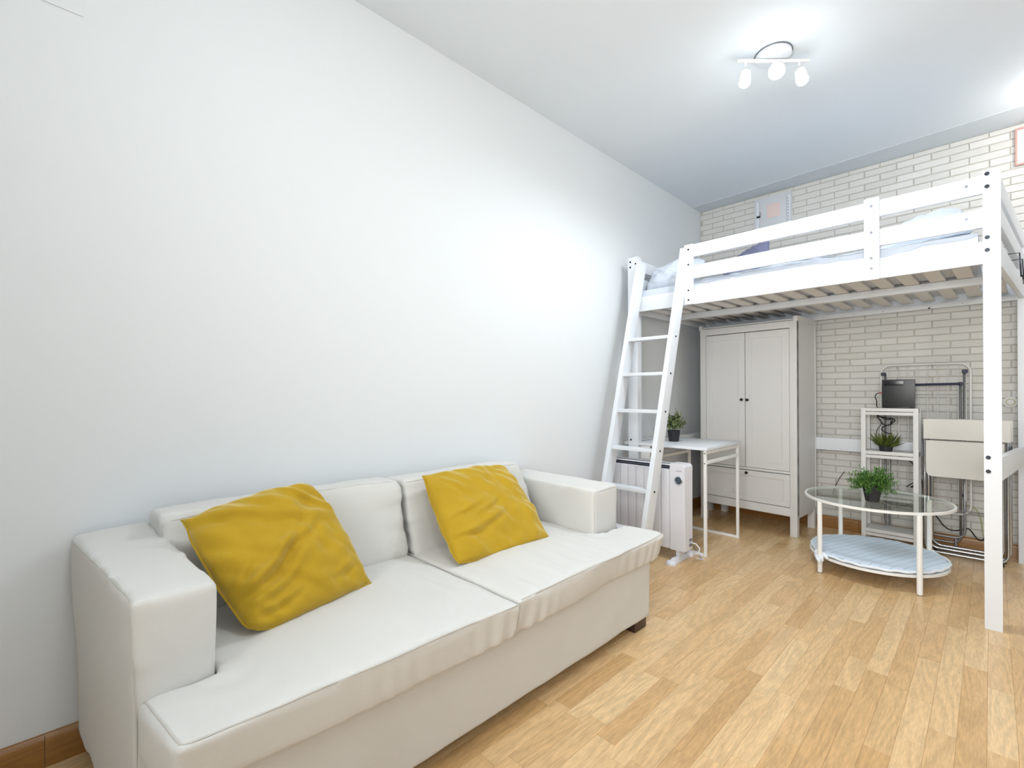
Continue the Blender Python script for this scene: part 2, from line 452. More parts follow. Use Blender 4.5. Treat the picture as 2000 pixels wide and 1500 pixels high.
# ---------------------------------------------------------------- sofa
sofa = thing('sofa', 'cream fabric two-seat sofa with loose cushions standing along the left wall', 'sofa', (.45, 1.08, 0))
def fab(p, n): return n * (.004 * nz(p, (6, 6, 6)) + .0012 * nz(p, (22, 22, 14), 3))
put('base', soft([[(.03, .10, .055), (.855, .165, .055), (.855, 2.035, .055), (.03, 2.035, .055), (.03, .10, .35), (.868, .165, .35), (.868, 2.035, .35), (.03, 2.035, .35)]], .014, 4, fab), 'sofa', sofa, smooth=180)
a1 = put('armrest', soft([[(.02, .072, .055), (.700, .142, .055), (.688, .292, .055), (.02, .25, .055), (.02, .052, .682), (.712, .130, .668), (.698, .296, .662), (.02, .25, .69)]], .012, 7, fab), 'sofa', sofa, smooth=180)
a2 = put('armrest', soft([[(.02, 1.845, .055), (.690, 1.835, .055), (.665, 2.05, .055), (.02, 2.045, .055), (.02, 1.86, .655), (.688, 1.828, .648), (.668, 2.058, .648), (.02, 2.06, .655)]], .012, 7, fab), 'sofa', sofa, smooth=180)
put('backrest', soft([hx(.02, .13, .2, 1.9, .3, .62)], .014, 6, fab), 'sofa', sofa, smooth=180)
def seatd(y0, y1):
    def f(p, n):
        d = .010 * nz(p, (4, 4, 4), 5)
        u = (p.x - .6) / .45; v = (p.y - (y0 + y1) / 2) / ((y1 - y0) / 2)
        if n.z > .5: d += .016 * max(0, 1 - u * u) * max(0, 1 - v * v)
        if n.x > .3 and p.x > .8:     # gathered pulls below the front seam
            d += .0048 * math.sin(p.y * 95 + 4 * nz(p, (5, 5, 5))) * max(0, nz(p, (3, 3, 3), 9) + .25) * max(0, min(1, (.455 - p.z) / .05))
        d += .0028 * nz(p, (7, 26, 10), 2) * (1 if n.z > .5 else .4)
        r_ = math.hypot(p.x - .70, p.y - (.30 if y0 < .5 else 1.84))   # pulls around the armrest corner
        if n.z > .5: d += .006 * math.sin(r_ * 70) * math.exp(-r_ / .07)
        return n * d
    return f
s1 = put('seat_cushion', soft([hx(.20, .72, .295, 1.068, .325, .447), [(.70, .142, .325), (.905, .172, .325), (.928, 1.068, .325), (.70, 1.068, .325), (.70, .142, .447), (.928, .168, .447), (.952, 1.068, .447), (.70, 1.068, .447)]], .011, 8, seatd(.3, 1.07)), 'sofa', sofa, smooth=180)
s2 = put('seat_cushion', soft([hx(.20, .72, 1.078, 1.84, .325, .447), [(.70, 1.078, .325), (.915, 1.078, .325), (.885, 2.065, .325), (.70, 2.065, .325), (.70, 1.078, .447), (.938, 1.078, .447), (.918, 2.065, .447), (.70, 2.065, .447)]], .011, 8, seatd(1.07, 1.84)), 'sofa', sofa, smooth=180)
seam('piping', s1, [(.70, .15, .45), (.92, .18, .45), (.945, .6, .452), (.95, 1.06, .45)], n=24)
seam('piping', s1, [(.955, 1.062, .45), (.955, 1.064, .33)], n=6)
seam('piping', s2, [(.935, 1.09, .45), (.93, 1.6, .452), (.915, 2.05, .45), (.72, 2.06, .45)], n=24)
def backd(y0, y1, sd):
    def f(p, n):
        v = (p.y - (y0 + y1) / 2) / ((y1 - y0) / 2); w_ = (p.z - .59) / .17
        d = .022 * max(0, 1 - v * v) * max(0, 1 - w_ * w_) * (1 if n.x > .3 else 0)
        d += .008 * nz(p, (5, 4, 5), sd)
        e = min(1, max(0, abs(v) - .62) / .3)
        d += .008 * e * nz(p, (6, 3, 30), sd) + .002 * nz(p, (10, 22, 6), sd + 3)
        return n * d
    return f
b1 = put('back_cushion', soft([[(.10, .258, .435), (.33, .262, .44), (.34, 1.058, .44), (.10, 1.058, .435), (.055, .235, .742), (.235, .24, .75), (.245, 1.066, .748), (.055, 1.066, .742)]], 0.011, 20, backd(.25, 1.06, 1)), 'sofa', sofa, smooth=180)
b2 = put('back_cushion', soft([[(.10, 1.078, .435), (.33, 1.078, .44), (.33, 1.845, .44), (.10, 1.84, .435), (.055, 1.084, .735), (.235, 1.084, .745), (.225, 1.80, .74), (.055, 1.80, .735)]], 0.011, 20, backd(1.08, 1.84, 4)), 'sofa', sofa, smooth=180)
seam('piping', b1, [(.27, .25, .47), (.24, .245, .72), (.23, .6, .745), (.24, 1.055, .735)], n=22, r=.0016)
seam('piping', b2, [(.25, 1.09, .735), (.235, 1.4, .745), (.235, 1.79, .735), (.30, 1.84, .48)], n=22, r=.0016)
for a, pp in ((a1, [(.06, .055, .67), (.4, .095, .672), (.70, .132, .665), (.70, .138, .4), (.695, .142, .1)]), (a2, [(.685, 1.832, .45), (.69, 1.83, .64), (.68, 2.05, .64), (.67, 2.05, .42)])):
    seam('piping', a, pp, n=14, r=.0016)
for x, y in ((.755, 1.93), (.755, .24), (.10, 1.93), (.10, .2)):
    box('leg', (x, x + .085, y, y + .1, 0, .066), 'darkwood', sofa)

# ---------------------------------------------------------------- mustard cushions
def ear(u, v, pinch):
    # full sides with a short drawn-out tip at each corner
    blunt = .75 * abs(u * v) ** 8 if u * v < 0 else -.12 * abs(u * v) ** 14
    return u * (1 + pinch * (.5 * (1 - v * v) - blunt - (.35 * max(0, abs(v) - .72) / .28 * (1 - abs(v)) * 6 if u * v > 0 else 0)) - .006 * math.sin(9 * v + 3 * u))
def pillow_bm(c, thick, seed, N=72, pinch=.06, side=1, bulge=1.0, wr=1.0, folds=()):
    """four corners TL TR BR BL; puffed on both sides, edges drawn in, folds running out of the corners"""
    TL, TR, BR, BL = [Vector(p) for p in c]
    nrm = (TR - TL).cross(BL - TL).normalized() * side
    bm = bmesh.new(); g = {}
    for s in (1, -1):
        for i in range(N + 1):
            for j in range(N + 1):
                if s == -1 and (i in (0, N) or j in (0, N)): g[s, i, j] = g[1, i, j]; continue
                u, v = i / N * 2 - 1, j / N * 2 - 1
                uu, vv = ear(u, v, pinch), ear(v, u, pinch)
                a, b_ = (uu + 1) / 2, (vv + 1) / 2
                p = TL.lerp(TR, a).lerp(BL.lerp(BR, a), b_)
                h = max(0, (1 - u * u)) ** .5 * max(0, (1 - v * v)) ** .5; h = h ** .85
                q = Vector((u * 2.2, v * 2.2, seed + s))
                wv = .012 * noise.noise(q) + .003 * noise.noise(q * 2.3 + Vector((3, 1, 0)))
                # pull folds: ridges stretched across the diagonal
                dd = Vector(((u + v) * 1.2, (u - v) * 4.6, seed * 2 + s)); wv += .0075 * noise.noise(dd) * (.4 + .6 * max(abs(u), abs(v)))
                for (fu, fv, ang, ln, wd, am) in folds:
                    ca, sa = math.cos(ang), math.sin(ang); du, dv = u - fu, v - fv
                    al = du * ca + dv * sa; ac = -du * sa + dv * ca + .25 * al * al
                    if s == 1: wv += am * math.exp(-(al / ln) ** 2) * (-(ac / wd)) * math.exp(-(ac / wd) ** 2 + .5)
                wv *= wr * min(1, h * 2.2)
                e = .004 * noise.noise(Vector((u * 5, v * 5, seed + 9)))
                p = p + nrm * (s * (thick / 2 * h * bulge) + wv + e)
                g[s, i, j] = bm.verts.new(p)
    for s in (1, -1):
        for i in range(N):
            for j in range(N):
                f = (g[s, i, j], g[s, i + 1, j], g[s, i + 1, j + 1], g[s, i, j + 1])
                bm.faces.new(f if s == 1 else f[::-1])
    return bm, nrm
def piped(name, label, cat, c, thick, seed, material, group=None, parts=True, **k):
    bm, nrm = pillow_bm(c, thick, seed, **k)
    cen = sum((Vector(p) for p in c), Vector()) / 4; cen.z = min(p[2] for p in c)
    t = thing(name, label, cat, cen, group=group)
    N = k.get('N', 56)
    put('cover', bm, material, t, smooth=180)
    TL, TR, BR, BL = [Vector(p) for p in c]; pin = k.get('pinch', .06); P_ = []
    for u0, v0, u1, v1 in ((-1, -1, 1, -1), (1, -1, 1, 1), (1, 1, -1, 1), (-1, 1, -1, -1)):
        for i in range(24):
            u = u0 + (u1 - u0) * i / 24; v = v0 + (v1 - v0) * i / 24
            uu, vv = ear(u, v, pin), ear(v, u, pin); a, b_ = (uu + 1) / 2, (vv + 1) / 2
            P_.append(TL.lerp(TR, a).lerp(BL.lerp(BR, a), b_) + nrm * .004 * noise.noise(Vector((u * 5, v * 5, seed + 9))))
    put('edge_seam', B().tube(P_, .0035, 6, closed=True), material, t, smooth=180)
    return t
piped('cushion', 'mustard velvet cushion nearest the camera, tilted on the sofa by the near armrest', 'cushion',
      [(.345, .283, .742), (.31, .667, .797), (.50, .789, .462), (.60, .392, .462)], .19, 2, 'must', group='mustard cushions on the sofa', side=-1, pinch=.10, wr=1.45,
      folds=((-.35, .30, -.55, .6, .09, .019), (-.45, .62, -.35, .4, .08, .010), (.2, -.3, .35, .6, .12, .008), (-.7, -.75, .5, .35, .09, .010), (-.55, .8, -.15, .35, .06, .009), (.1, .05, -.35, .5, .09, .010), (.55, -.6, .75, .4, .08, .008), (-.8, .3, -.6, .25, .06, .009), (.6, .7, -.2, .3, .07, .008)))
piped('cushion', 'smaller-looking mustard velvet cushion leaning on the sofa back near the far armrest', 'cushion',
      [(.30, 1.139, .757), (.29, 1.622, .752), (.59, 1.618, .452), (.575, 1.11, .458)], .15, 6, 'must', group='mustard cushions on the sofa', side=-1, pinch=.045, wr=1.35,
      folds=((-.3, .45, -.3, .4, .08, .011), (-.6, .1, -.2, .3, .07, .009), (.1, -.1, 1.1, .5, .14, .007), (-.2, .15, -.35, .3, .06, .008), (-.65, .55, .1, .3, .06, .009), (.5, -.3, 1.2, .4, .10, .007), (-.6, -.5, .9, .3, .06, .007)))

# ---------------------------------------------------------------- loft bed
PX0, PX1, YF, YB = .075, 1.97, 3.127, 4.45
bed = thing('loft_bed', 'white wooden loft bed on tall posts over the wardrobe and desk', 'bed', (1.05, 3.8, 0))
def bolt(parent, p, ax, r=.0075, m_='bolt'):
    p = Vector(p); a = Vector(ax)
    put('bolt', B().cyl(p - a * .002, p + a * .003, r, 12), m_, parent, smooth=40)
def post(x0, x1, y0, y1, z1):
    return box('post', (x0, x1, y0, y1, 0, z1), 'white', bed, .003)
pFL = post(PX0, PX0 + .08, YF, YF + .057, 2.118)
pFR = post(PX1, PX1 + .060, YF - .004, YF + .057, 2.138)
pBR = post(2.115, 2.175, YB, YB + .057, 2.138)
pBL = post(PX0 - .01, PX0 + .07, YB, YB + .057, 2.118)
for z in (2.121, 2.062, 1.825, 1.766, .80, .735):
    bolt(pFR, (PX1 + .015, YF - .004, z), (0, -1, 0), .009)
for z in (2.085, 2.045, .754): bolt(pFL, (PX0 + .022, YF, z), (0, -1, 0), .007)
for z in (2.065,): bolt(pFL, (PX0 + .066, YF, z), (0, -1, 0), .006)
def rail(name, p, q, h, t=.022, side=(0, 0, 1), m_='white', bev=.003):
    b = B().beam(p, q, h, t, side); b.bevel(bev, 2); return put(name, b, m_, bed, smooth=35)
# front
rail('side_rail', (PX0 + .07, YF + .02, 1.759), (PX1 + .01, YF + .02, 1.759), .106, .026)
rt = rail('guard_rail', (.53, YF + .02, 2.071), (PX1 + .01, YF + .02, 2.080), .085)
rm = rail('guard_rail', (.53, YF + .02, 1.926), (PX1 + .01, YF + .02, 1.922), .088)
bolt(rt, (1.915, YF + .009, 2.087), (0, -1, 0), .006, 'screw'); bolt(rm, (1.915, YF + .009, 1.93), (0, -1, 0), .006, 'screw')
s_ = box('upright', (.5235, .581, YF - .014, YF + .008, 1.705, 2.112), 'white', bed, .003)
for z in (2.077, 1.975, 1.80, 1.735): bolt(s_, (.553, YF - .014, z - .0), (0, -1, 0), .006)
s_ = box('upright', (1.521, 1.586, YF - .014, YF + .008, 1.70, 2.132), 'white', bed, .003)
for z in (2.095, 1.955, 1.82, 1.765): bolt(s_, (1.552, YF - .014, z - .005), (0, -1, 0), .0065, 'screw')
# left end, right end, back: upper and lower rails
for z, h in ((2.072, .088), (1.935, .085), (1.755, .10), (.69, .092)):
    rail('end_rail', (PX0 + .03, YF + .05, z), (PX0 + .02, YB + .01, z), h)
    rail('end_rail', (2.015, YF + .05, z if z > 1 else z + .052), (2.135, YB + .01, z if z > 1 else z + .005), h + (.02 if z < 1 else .005), .026)
rail('back_rail', (PX0 + .04, YB + .035, 1.755), (2.14, YB + .035, 1.755), .10)
rail('back_rail', (PX0 + .04, YB + .035, .690), (2.14, YB + .035, .690), .098)
o = rail('ledge', (PX0 + .04, YB + .012, 1.700), (2.12, YB + .012, 1.712), .035, .03)
for x in (1.05, 1.25, 1.43, 1.70, 1.86): bolt(o, (x, YB - .003, 1.70 + .004 * x), (0, -1, 0), .0025, 'screw')
bolt(o, (1.69, YB - .003, 1.695), (0, -1, 0), .006)
rail('centre_beam', (PX0 + .04, 3.72, 1.722), (2.04, 3.72, 1.722), .042, .055)
for k in range(17):
    x = .125 + .1145 * k
    rail('slat', (x + .035, YF + .035, 1.752), (x + .035 + .05 * (x / 2), YB + .02, 1.752), .066, .014, (1, 0, 0), 'slatw', .002)

# mattress and bedding
mt_ = thing('mattress', 'thick white mattress lying inside the loft bed', 'mattress', (1.05, 3.8, 1.76))
put('mattress_body', soft([hx(.135, 1.955, 3.19, 4.42, 1.7615, 1.862)], .022, 3), 'sheet', mt_, smooth=180)
def duvet():
    bm = bmesh.new(); NX, NY = 90, 64; g = {}
    for i in range(NX + 1):
        for j in range(NY + 1):
            x = .135 + 1.82 * i / NX; y = 3.162 + 1.25 * j / NY
            e = min(i, NX - i, j * 1.0, NY - j) / 5; e = min(1, e)
            z = 1.895 + .030 * noise.noise(Vector((x * 2.2, y * 2.2, 4))) + .020 * noise.noise(Vector((x * 6, y * 5, 1))) + .010 * noise.noise(Vector((x * 9 + y * 14, y * 6, 2)))
            z += .03 * max(0, 1 - ((x - .9) / .5) ** 2)
            f_ = min(1, (j + 1.5) / 10) ** .5
            z = 1.800 + (z - 1.800) * f_ + (1 - f_) * .03 * noise.noise(Vector((x * 7, 0, 3))) + .012 * noise.noise(Vector((x * 16, y * 9, 5)))
            if j: z = max(z, 1.872 if y > 3.185 else 1.80)
            z = 1.868 + (z - 1.868) * min(1, min(i, NX - i, NY - j) / 4) ** .5 if j > 4 else z
            g[i, j] = bm.verts.new((x, y, z))
    for i in range(NX):
        for j in range(NY): bm.faces.new((g[i, j], g[i + 1, j], g[i + 1, j + 1], g[i, j + 1]))
    r = bmesh.ops.extrude_face_region(bm, geom=list(bm.faces))
    for v in [x for x in r['geom'] if isinstance(x, bmesh.types.BMVert)]: v.co.z = (1.8665 if v.co.y > 3.18 else 1.79)
    return bm
o = put('duvet', duvet(), 'sheet', None, smooth=60, origin=(1.05, 3.8, 1.866)); tag(o, 'crumpled white duvet spread over the loft bed mattress', 'duvet')
piped('pillow', 'plump white pillow standing at the ladder end of the loft bed', 'pillow', [(.15, 3.43, 2.075), (.52, 3.47, 2.085), (.50, 3.30, 1.88), (.14, 3.28, 1.88)], .16, 11, 'sheet', N=36, wr=1.6, side=-1)
piped('pillow', 'plump white pillow at the right end of the loft bed', 'pillow', [(1.62, 3.72, 2.10), (1.88, 3.66, 2.13), (1.93, 3.35, 1.92), (1.55, 3.40, 1.92)], .14, 15, 'sheet', N=36, wr=1.6, side=-1)
piped('pillow', 'lilac-blue cushion propped up on the loft bed behind the top rail', 'pillow', [(.665, 3.70, 2.125), (.90, 3.64, 2.188), (.90, 3.54, 1.925), (.56, 3.58, 1.925)], .07, 19, 'lilac', N=30, side=-1)

# ---------------------------------------------------------------- ladder
lad = thing('ladder', 'white wooden ladder leaning on the front of the loft bed', 'ladder', (.37, 2.6, 0))
def ly(z): return 2.548 + .295 * z
ang = Vector((0, .292, 1)).normalized()
for x in (.173, .507):
    z1 = 2.10 if x > .3 else 2.06
    p, q = Vector((x, ly(-.0), 0)), Vector((x, ly(z1), z1))
    b = B(); a = .048
    # cut level with floor and flush with the rail
    b.hexa([(x - .016, ly(0) - a, .0), (x + .016, ly(0) - a, .0), (x + .016, ly(0) + a, .0), (x - .016, ly(0) + a, .0),
            (x - .016, ly(z1) - a, z1), (x + .016, ly(z1) - a, z1), (x + .016, ly(z1) + a, z1 + .003), (x - .016, ly(z1) + a, z1 + .003)])
    b.bevel(.003, 2); st = put('stringer', b, 'white', lad, smooth=35)
    if x > .3:
        for z in (1.48, 1.232, .984, .737, .490, .243): bolt(st, (x + .016, ly(z), z), (1, 0, 0), .0065)
for z in (1.48, 1.232, .984, .737, .490, .243):
    b = B().box(.189, .491, ly(z) - .038, ly(z) + .038, z - .011, z + .011); b.bevel(.003, 2); put('rung', b, 'white', lad, smooth=35)

# ---------------------------------------------------------------- wardrobe (local coordinates: x right, y back)
wd = thing('wardrobe', 'white two-door wardrobe with a bottom drawer and dark knobs under the loft bed', 'wardrobe', (.192, 4.118, 0), math.radians(-4.2))
W, DP = .768, .42
b = B()
b.box(0, .02, 0.004, DP, .16, 1.66); b.box(W - .02, W, 0.004, DP, .16, 1.66); b.box(.02, W - .02, DP - .01, DP, .16, 1.64)
b.box(.02, W - .02, .01, DP - .01, .175, .19); b.box(.02, W - .02, .02, DP - .01, .48, .495)
put('carcass', b, 'ward', wd)
for x in (0, W - .05):
    for y in (0, DP - .045): box('leg', (x, x + .05, y, y + .045, 0, 1.655 if y == 0 else .2), 'ward', wd, .002)
box('top_rail', (.05, W - .05, .0, .02, 1.600, 1.655), 'ward', wd)
box('middle_rail', (.05, W - .05, .002, .02, .474, .492), 'ward', wd)
box('bottom_rail', (.05, W - .05, .002, .02, .150, .215), 'ward', wd)
box('side_rail', (W - .018, W - .002, .045, DP - .045, .14, .165), 'ward', wd)
box('top_board', (-.002, W + .002, .02, DP, 1.66, 1.672), 'ward', wd)
box('side_moulding', (W - .022, W + .008, -.004, DP, 1.650, 1.688), 'ward', wd)
box('side_moulding', (-.008, .018, -.004, DP, 1.650, 1.688), 'ward', wd)
box('side_edge', (W - .004, W + .004, DP - .02, DP, .17, 1.65), 'ward', wd)
def panel_door(name, x0, x1, z0, z1, rail_):
    b = B(); r = rail_
    b.box(x0, x1, .002, .02, z0, z0 + r); b.box(x0, x1, .002, .02, z1 - r, z1)
    b.box(x0, x0 + r, .002, .02, z0 + r, z1 - r); b.box(x1 - r, x1, .002, .02, z0 + r, z1 - r)
    b.bevel(.0012, 1)
    d = put(name, b, 'ward', wd, smooth=30)
    bb = B().box(x0 + r - .002, x1 - r + .002, .010, .016, z0 + r - .002, z1 - r + .002)
    put('inset_panel', bb, 'ward', d)
    return d
def knob(parent, x, z):
    b = B(); b.tube([(x, .002, z), (x, -.010, z), (x, -.014, z), (x, -.022, z), (x, -.026, z)], [.006, .005, .011, .0115, .007], 14)
    put('knob', b, 'knob', parent, smooth=50)
dl = panel_door('door', .0525, W / 2 - .0025, .4955, 1.5945, .052); knob(dl, W / 2 - .022, 1.046)
dr = panel_door('door', W / 2 + .0025, W - .0525, .4955, 1.5945, .052); knob(dr, W / 2 + .024, 1.044)
dw = panel_door('drawer', .0525, W - .0525, .2195, .4685, .045); knob(dw, W / 2 + .015, .450)

# ---------------------------------------------------------------- desk
dk = thing('desk', 'small white folding desk with thin metal legs below the loft bed', 'desk', (.36, 3.46, 0))
box('desk_top', (.03, .662, 3.142, 3.765, .716, .736), 'white', dk, .003)
T = .019
for y in (3.165, 3.742):
    for x in (.64, .262):
        b = B().box(x - T / 2, x + T / 2, y - T / 2, y + T / 2, 0, .714); b.bevel(.002, 1); lg = put('leg', b, 'metalw', dk, smooth=35)
        if y < 3.3 and x > .5:
            for z in (.695, .628): bolt(lg, (x, y - T / 2, z), (0, -1, 0), .0045, 'screw')
    b = B().box(.262 + T / 2, .64 - T / 2, y - T / 2, y + T / 2, .0, T); b.bevel(.002, 1); put('foot_bar', b, 'metalw', dk, smooth=35)
for x in (.64, .262):
    for z in (.701, .632):
        b = B().box(x - T / 2, x + T / 2, 3.165 + T / 2, 3.742 - T / 2, z - .011, z + .011); b.bevel(.002, 1); put('cross_bar', b, 'metalw', dk, smooth=35)
b = B().beam((.09, 3.40, .62), (.262, 3.73, .70), .018, .012, (0, 0, 1)); put('fold_strut', b, 'metalw', dk)
box('hinge_plate', (.178, .25, 3.128, 3.134, .62, .715), 'metalw', dk, .002)

# ---------------------------------------------------------------- electric radiator
rd = thing('radiator', 'white electric panel radiator with a round dial under the ladder', 'heater', (.33, 3.0, 0))
X0, X1, Y0, Y1 = .055, .602, 2.945, 3.05
def rbox(x0, x1, z0, z1, y0, y1, r, seg=5, corners=(1, 1, 1, 1)):
    """plate in the XZ plane with rounded corners (bl, br, tr, tl)"""
    pts = []
    for (cx, cz, a0, on) in ((x0 + r, z0 + r, PI, corners[0]), (x1 - r, z0 + r, 1.5 * PI, corners[1]), (x1 - r, z1 - r, 0, corners[2]), (x0 + r, z1 - r, .5 * PI, corners[3])):
        if on:
            for i in range(seg + 1): a = a0 + .5 * PI * i / seg; pts.append((cx + r * math.cos(a), cz + r * math.sin(a)))
        else:
            pts.append((x0 if cx < (x0 + x1) / 2 else x1, z0 if cz < (z0 + z1) / 2 else z1))
    bm = bmesh.new(); A = [bm.verts.new((x, y0, z)) for x, z in pts]; C = [bm.verts.new((x, y1, z)) for x, z in pts]; n = len(pts)
    bm.faces.new(A[::-1]); bm.faces.new(C)
    for i in range(n): bm.faces.new((A[i], A[(i + 1) % n], C[(i + 1) % n], C[i]))
    return bm
put('core', rbox(X0 + .01, X1 - .008, .085, .622, Y0 + .012, Y1 - .004, .02), 'rad', rd, smooth=40)
nf = 7; fx0, fx1 = X0, .497; fw = (fx1 - fx0) / nf
for i in range(nf):
    b = B().box(fx0 + i * fw + .0015, fx0 + (i + 1) * fw - .0015, Y0, Y1, .075, .592); b.bevel(.004, 2); put('fin_panel', b, 'rad', rd, smooth=35)
bm = rbox(.499, X1, .072, .638, Y0 - .006, Y1 + .004, .022, corners=(0, 0, 1, 0)); bmesh.ops.bevel(bm, geom=list(bm.edges), offset=.003, segments=2, affect='EDGES', clamp_overlap=True)
hp = put('control_panel', bm, 'rad', rd, smooth=40)
dlb = put('dial', B().cyl((.562, Y0 - .007, .533), (.562, Y0 - .022, .533), .019, 28, .017), 'dial', hp, smooth=40)
put('dial_ring', B().tube([(.562 + .024 * math.cos(a * PI / 14), Y0 - .009, .533 + .024 * math.sin(a * PI / 14)) for a in range(28)], .005, 8, closed=True), 'ring', hp, smooth=180)
for k in range(7):
    put('lettering', B().box(.545 + k * .0055, .5485 + k * .0055, Y0 - .0068, Y0 - .0055, .592, .5955 + .0012 * (k % 2)), 'screw', hp)
box('top_grille', (X0 + .004, .499, Y0 + .012, Y1 - .012, .596, .632), 'rad', rd, .004)
for y, z in ((Y0 + .008, .607), (Y0 + .02, .628)): box('grille_slot', (X0 + .006, .497, y, y + .008, z, z + .008), 'radg', rd, .001)
for x in (.545, .12):
    b = B(); b.hexa([(x - .022, 2.86, 0), (x + .022, 2.86, 0), (x + .022, 3.13, 0), (x - .022, 3.13, 0), (x - .015, 2.90, .03), (x + .015, 2.90, .03), (x + .015, 3.09, .03), (x - .015, 3.09, .03)])
    b.box(x - .013, x + .013, 2.955, 3.03, .028, .085); b.bevel(.005, 2); ft = put('foot', b, 'rad', rd, smooth=40)
    for y in (2.865, 3.12): put('foot_pad', B().tube([(x, y, 0), (x, y, .012), (x, y, .022), (x, y, .028)], [.034, .034, .026, .012], 18), 'rad', ft, smooth=60)
put('plug_cable', B().tube([(.600, 3.02, .12), (.635, 3.03, .115), (.66, 3.03, .09), (.655, 3.02, .06), (.625, 3.01, .05), (.63, 3.04, .02), (.66, 3.08, .006), (.60, 3.16, .005), (.5, 3.3, .004)], .0045, 8), 'rad', rd, smooth=180)
for z in (.10, .135): put('cable_hook', B().box(.598, .612, 3.0, 3.03, z, z + .012), 'grey', rd)

# ---------------------------------------------------------------- plants
def pot(name, parent, c, z, r0, r1, h, sides=16, rot=0):
    b = B(); n = sides
    def ring(r, zz): return [b.bm.verts.new((c[0] + r * math.cos(2 * PI * k / n + rot), c[1] + r * math.sin(2 * PI * k / n + rot), zz)) for k in range(n)]
    R = [ring(r0, z), ring(r1, z + h), ring(r1 - .004, z + h), ring(r1 - .006, z + h - .015)]
    for A, C in zip(R[:-1], R[1:]):
        for k in range(n): b.bm.faces.new((A[k], A[(k + 1) % n], C[(k + 1) % n], C[k]))
    b.bm.faces.new(R[0][::-1]); b.bm.faces.new(R[-1])
    return put(name, b, 'pot', parent, smooth=25 if n > 8 else None)
def leaf(bm, p, d, up, L, w_):
    d = d.normalized(); s = d.cross(up); s = s.normalized() if s.length > 1e-4 else Vector((1, 0, 0)); u = s.cross(d)
    a = bm.verts.new(p); b_ = bm.verts.new(p + d * L * .5 + s * w_ / 2 + u * L * .04); c = bm.verts.new(p + d * L); e = bm.verts.new(p + d * L * .5 - s * w_ / 2 + u * L * .04); mid = bm.verts.new(p + d * L * .5 - u * L * .04)
    bm.faces.new((a, b_, mid)); bm.faces.new((b_, c, mid)); bm.faces.new((c, e, mid)); bm.faces.new((e, a, mid))
def rv(r): 
    v = Vector((r.gauss(0, 1), r.gauss(0, 1), r.gauss(0, 1))); return v.normalized()
# sage-like plant on the desk
cx, cy, cz = .300, 3.40, .736
t = thing('potted_plant', 'small leafy plant with rounded leaves in a black pot standing on the white desk', 'plant', (cx, cy, cz))
pot('pot', t, (cx, cy), cz, .036, .047, .085)
r = random.Random(3); bm = bmesh.new()
for k in range(60):
    a = r.uniform(0, 2 * PI); rad = r.uniform(.1, 1) ** .6; hh = .13 + .05 * r.random() - .07 * rad ** 2
    base = Vector((cx + .02 * math.cos(a), cy + .02 * math.sin(a), cz + .075)); tip = Vector((cx + .088 * rad * math.cos(a), cy + .088 * rad * math.sin(a), cz + .06 + hh * (.95)))
    if k == 5: tip = Vector((cx + .02, cy, cz + .235))
    for j in range(9):
        f = .3 + .7 * j / 8; p = base.lerp(tip, f) + rv(r) * .006
        leaf(bm, p, (rv(r) + (tip - base).normalized() * .6 + Vector((0, 0, .2))), Vector((0, 0, 1)), r.uniform(.018, .030), r.uniform(.013, .019))
put('foliage', bm, 'leaf1', t, kind='stuff')
# bushy plant on the coffee table
cx, cy, cz = 1.492, 3.53, .452
t = thing('potted_plant', 'bushy bright green feathery plant in a black pot on the round glass table', 'plant', (cx, cy, cz))
pot('pot', t, (cx, cy), cz, .034, .050, .090, 6, .3)
r = random.Random(4); bm = bmesh.new()
for k in range(190):
    a = r.uniform(0, 2 * PI); el = r.uniform(-.15, 1.45); L = r.uniform(.07, .125) * (1.0 if el > .3 else .9)
    d = Vector((math.cos(a) * math.cos(el), math.sin(a) * math.cos(el), math.sin(el))); base = Vector((cx + .025 * math.cos(a), cy + .025 * math.sin(a), cz + .088))
    for j in range(16):
        f = .25 + .75 * j / 15; p = base + d * L * f - Vector((0, 0, .02 * f * f)) * (1 if el < .8 else .3)
        leaf(bm, p, d * .7 + rv(r) * .8, Vector((0, 0, 1)), r.uniform(.014, .024), r.uniform(.0045, .0075))
put('foliage', bm, 'leaf2', t, kind='stuff')

# ---------------------------------------------------------------- coffee table
cx, cy, ct = 1.487, 3.665, .445
tb = thing('coffee_table', 'round glass-topped coffee table with white metal ring and four legs', 'table', (cx, cy, 0))
def circ(r, z, n=72, c=(cx, cy)): return [(c[0] + r * math.cos(2 * PI * k / n), c[1] + r * math.sin(2 * PI * k / n), z) for k in range(n)]
def ringbox(r0, r1, z0, z1, n=72):
    bm = bmesh.new(); R = [[bm.verts.new(p) for p in circ(rr_, z, n)] for rr_, z in ((r0, z0), (r1, z0), (r1, z1), (r0, z1))]
    for i in range(4):
        A, C = R[i], R[(i + 1) % 4]
        for k in range(n): bm.faces.new((A[k], A[(k + 1) % n], C[(k + 1) % n], C[k]))
    return bm
def disc(r, z0, z1, n=72):
    bm = bmesh.new(); A = [bm.verts.new(p) for p in circ(r, z0, n)]; C = [bm.verts.new(p) for p in circ(r, z1, n)]
    bm.faces.new(A[::-1]); bm.faces.new(C)
    for k in range(n): bm.faces.new((A[k], A[(k + 1) % n], C[(k + 1) % n], C[k]))
    return bm
put('top_ring', ringbox(.360, .372, ct - .010, ct + .004), 'metalw', tb, smooth=40)
put('glass_top', disc(.3595, ct, ct + .005), 'glass', tb, smooth=40)
put('lower_ring', ringbox(.330, .345, .086, .100), 'metalw', tb, smooth=40)
put('lower_shelf', disc(.3295, .092, .0975), 'white', tb, smooth=40)
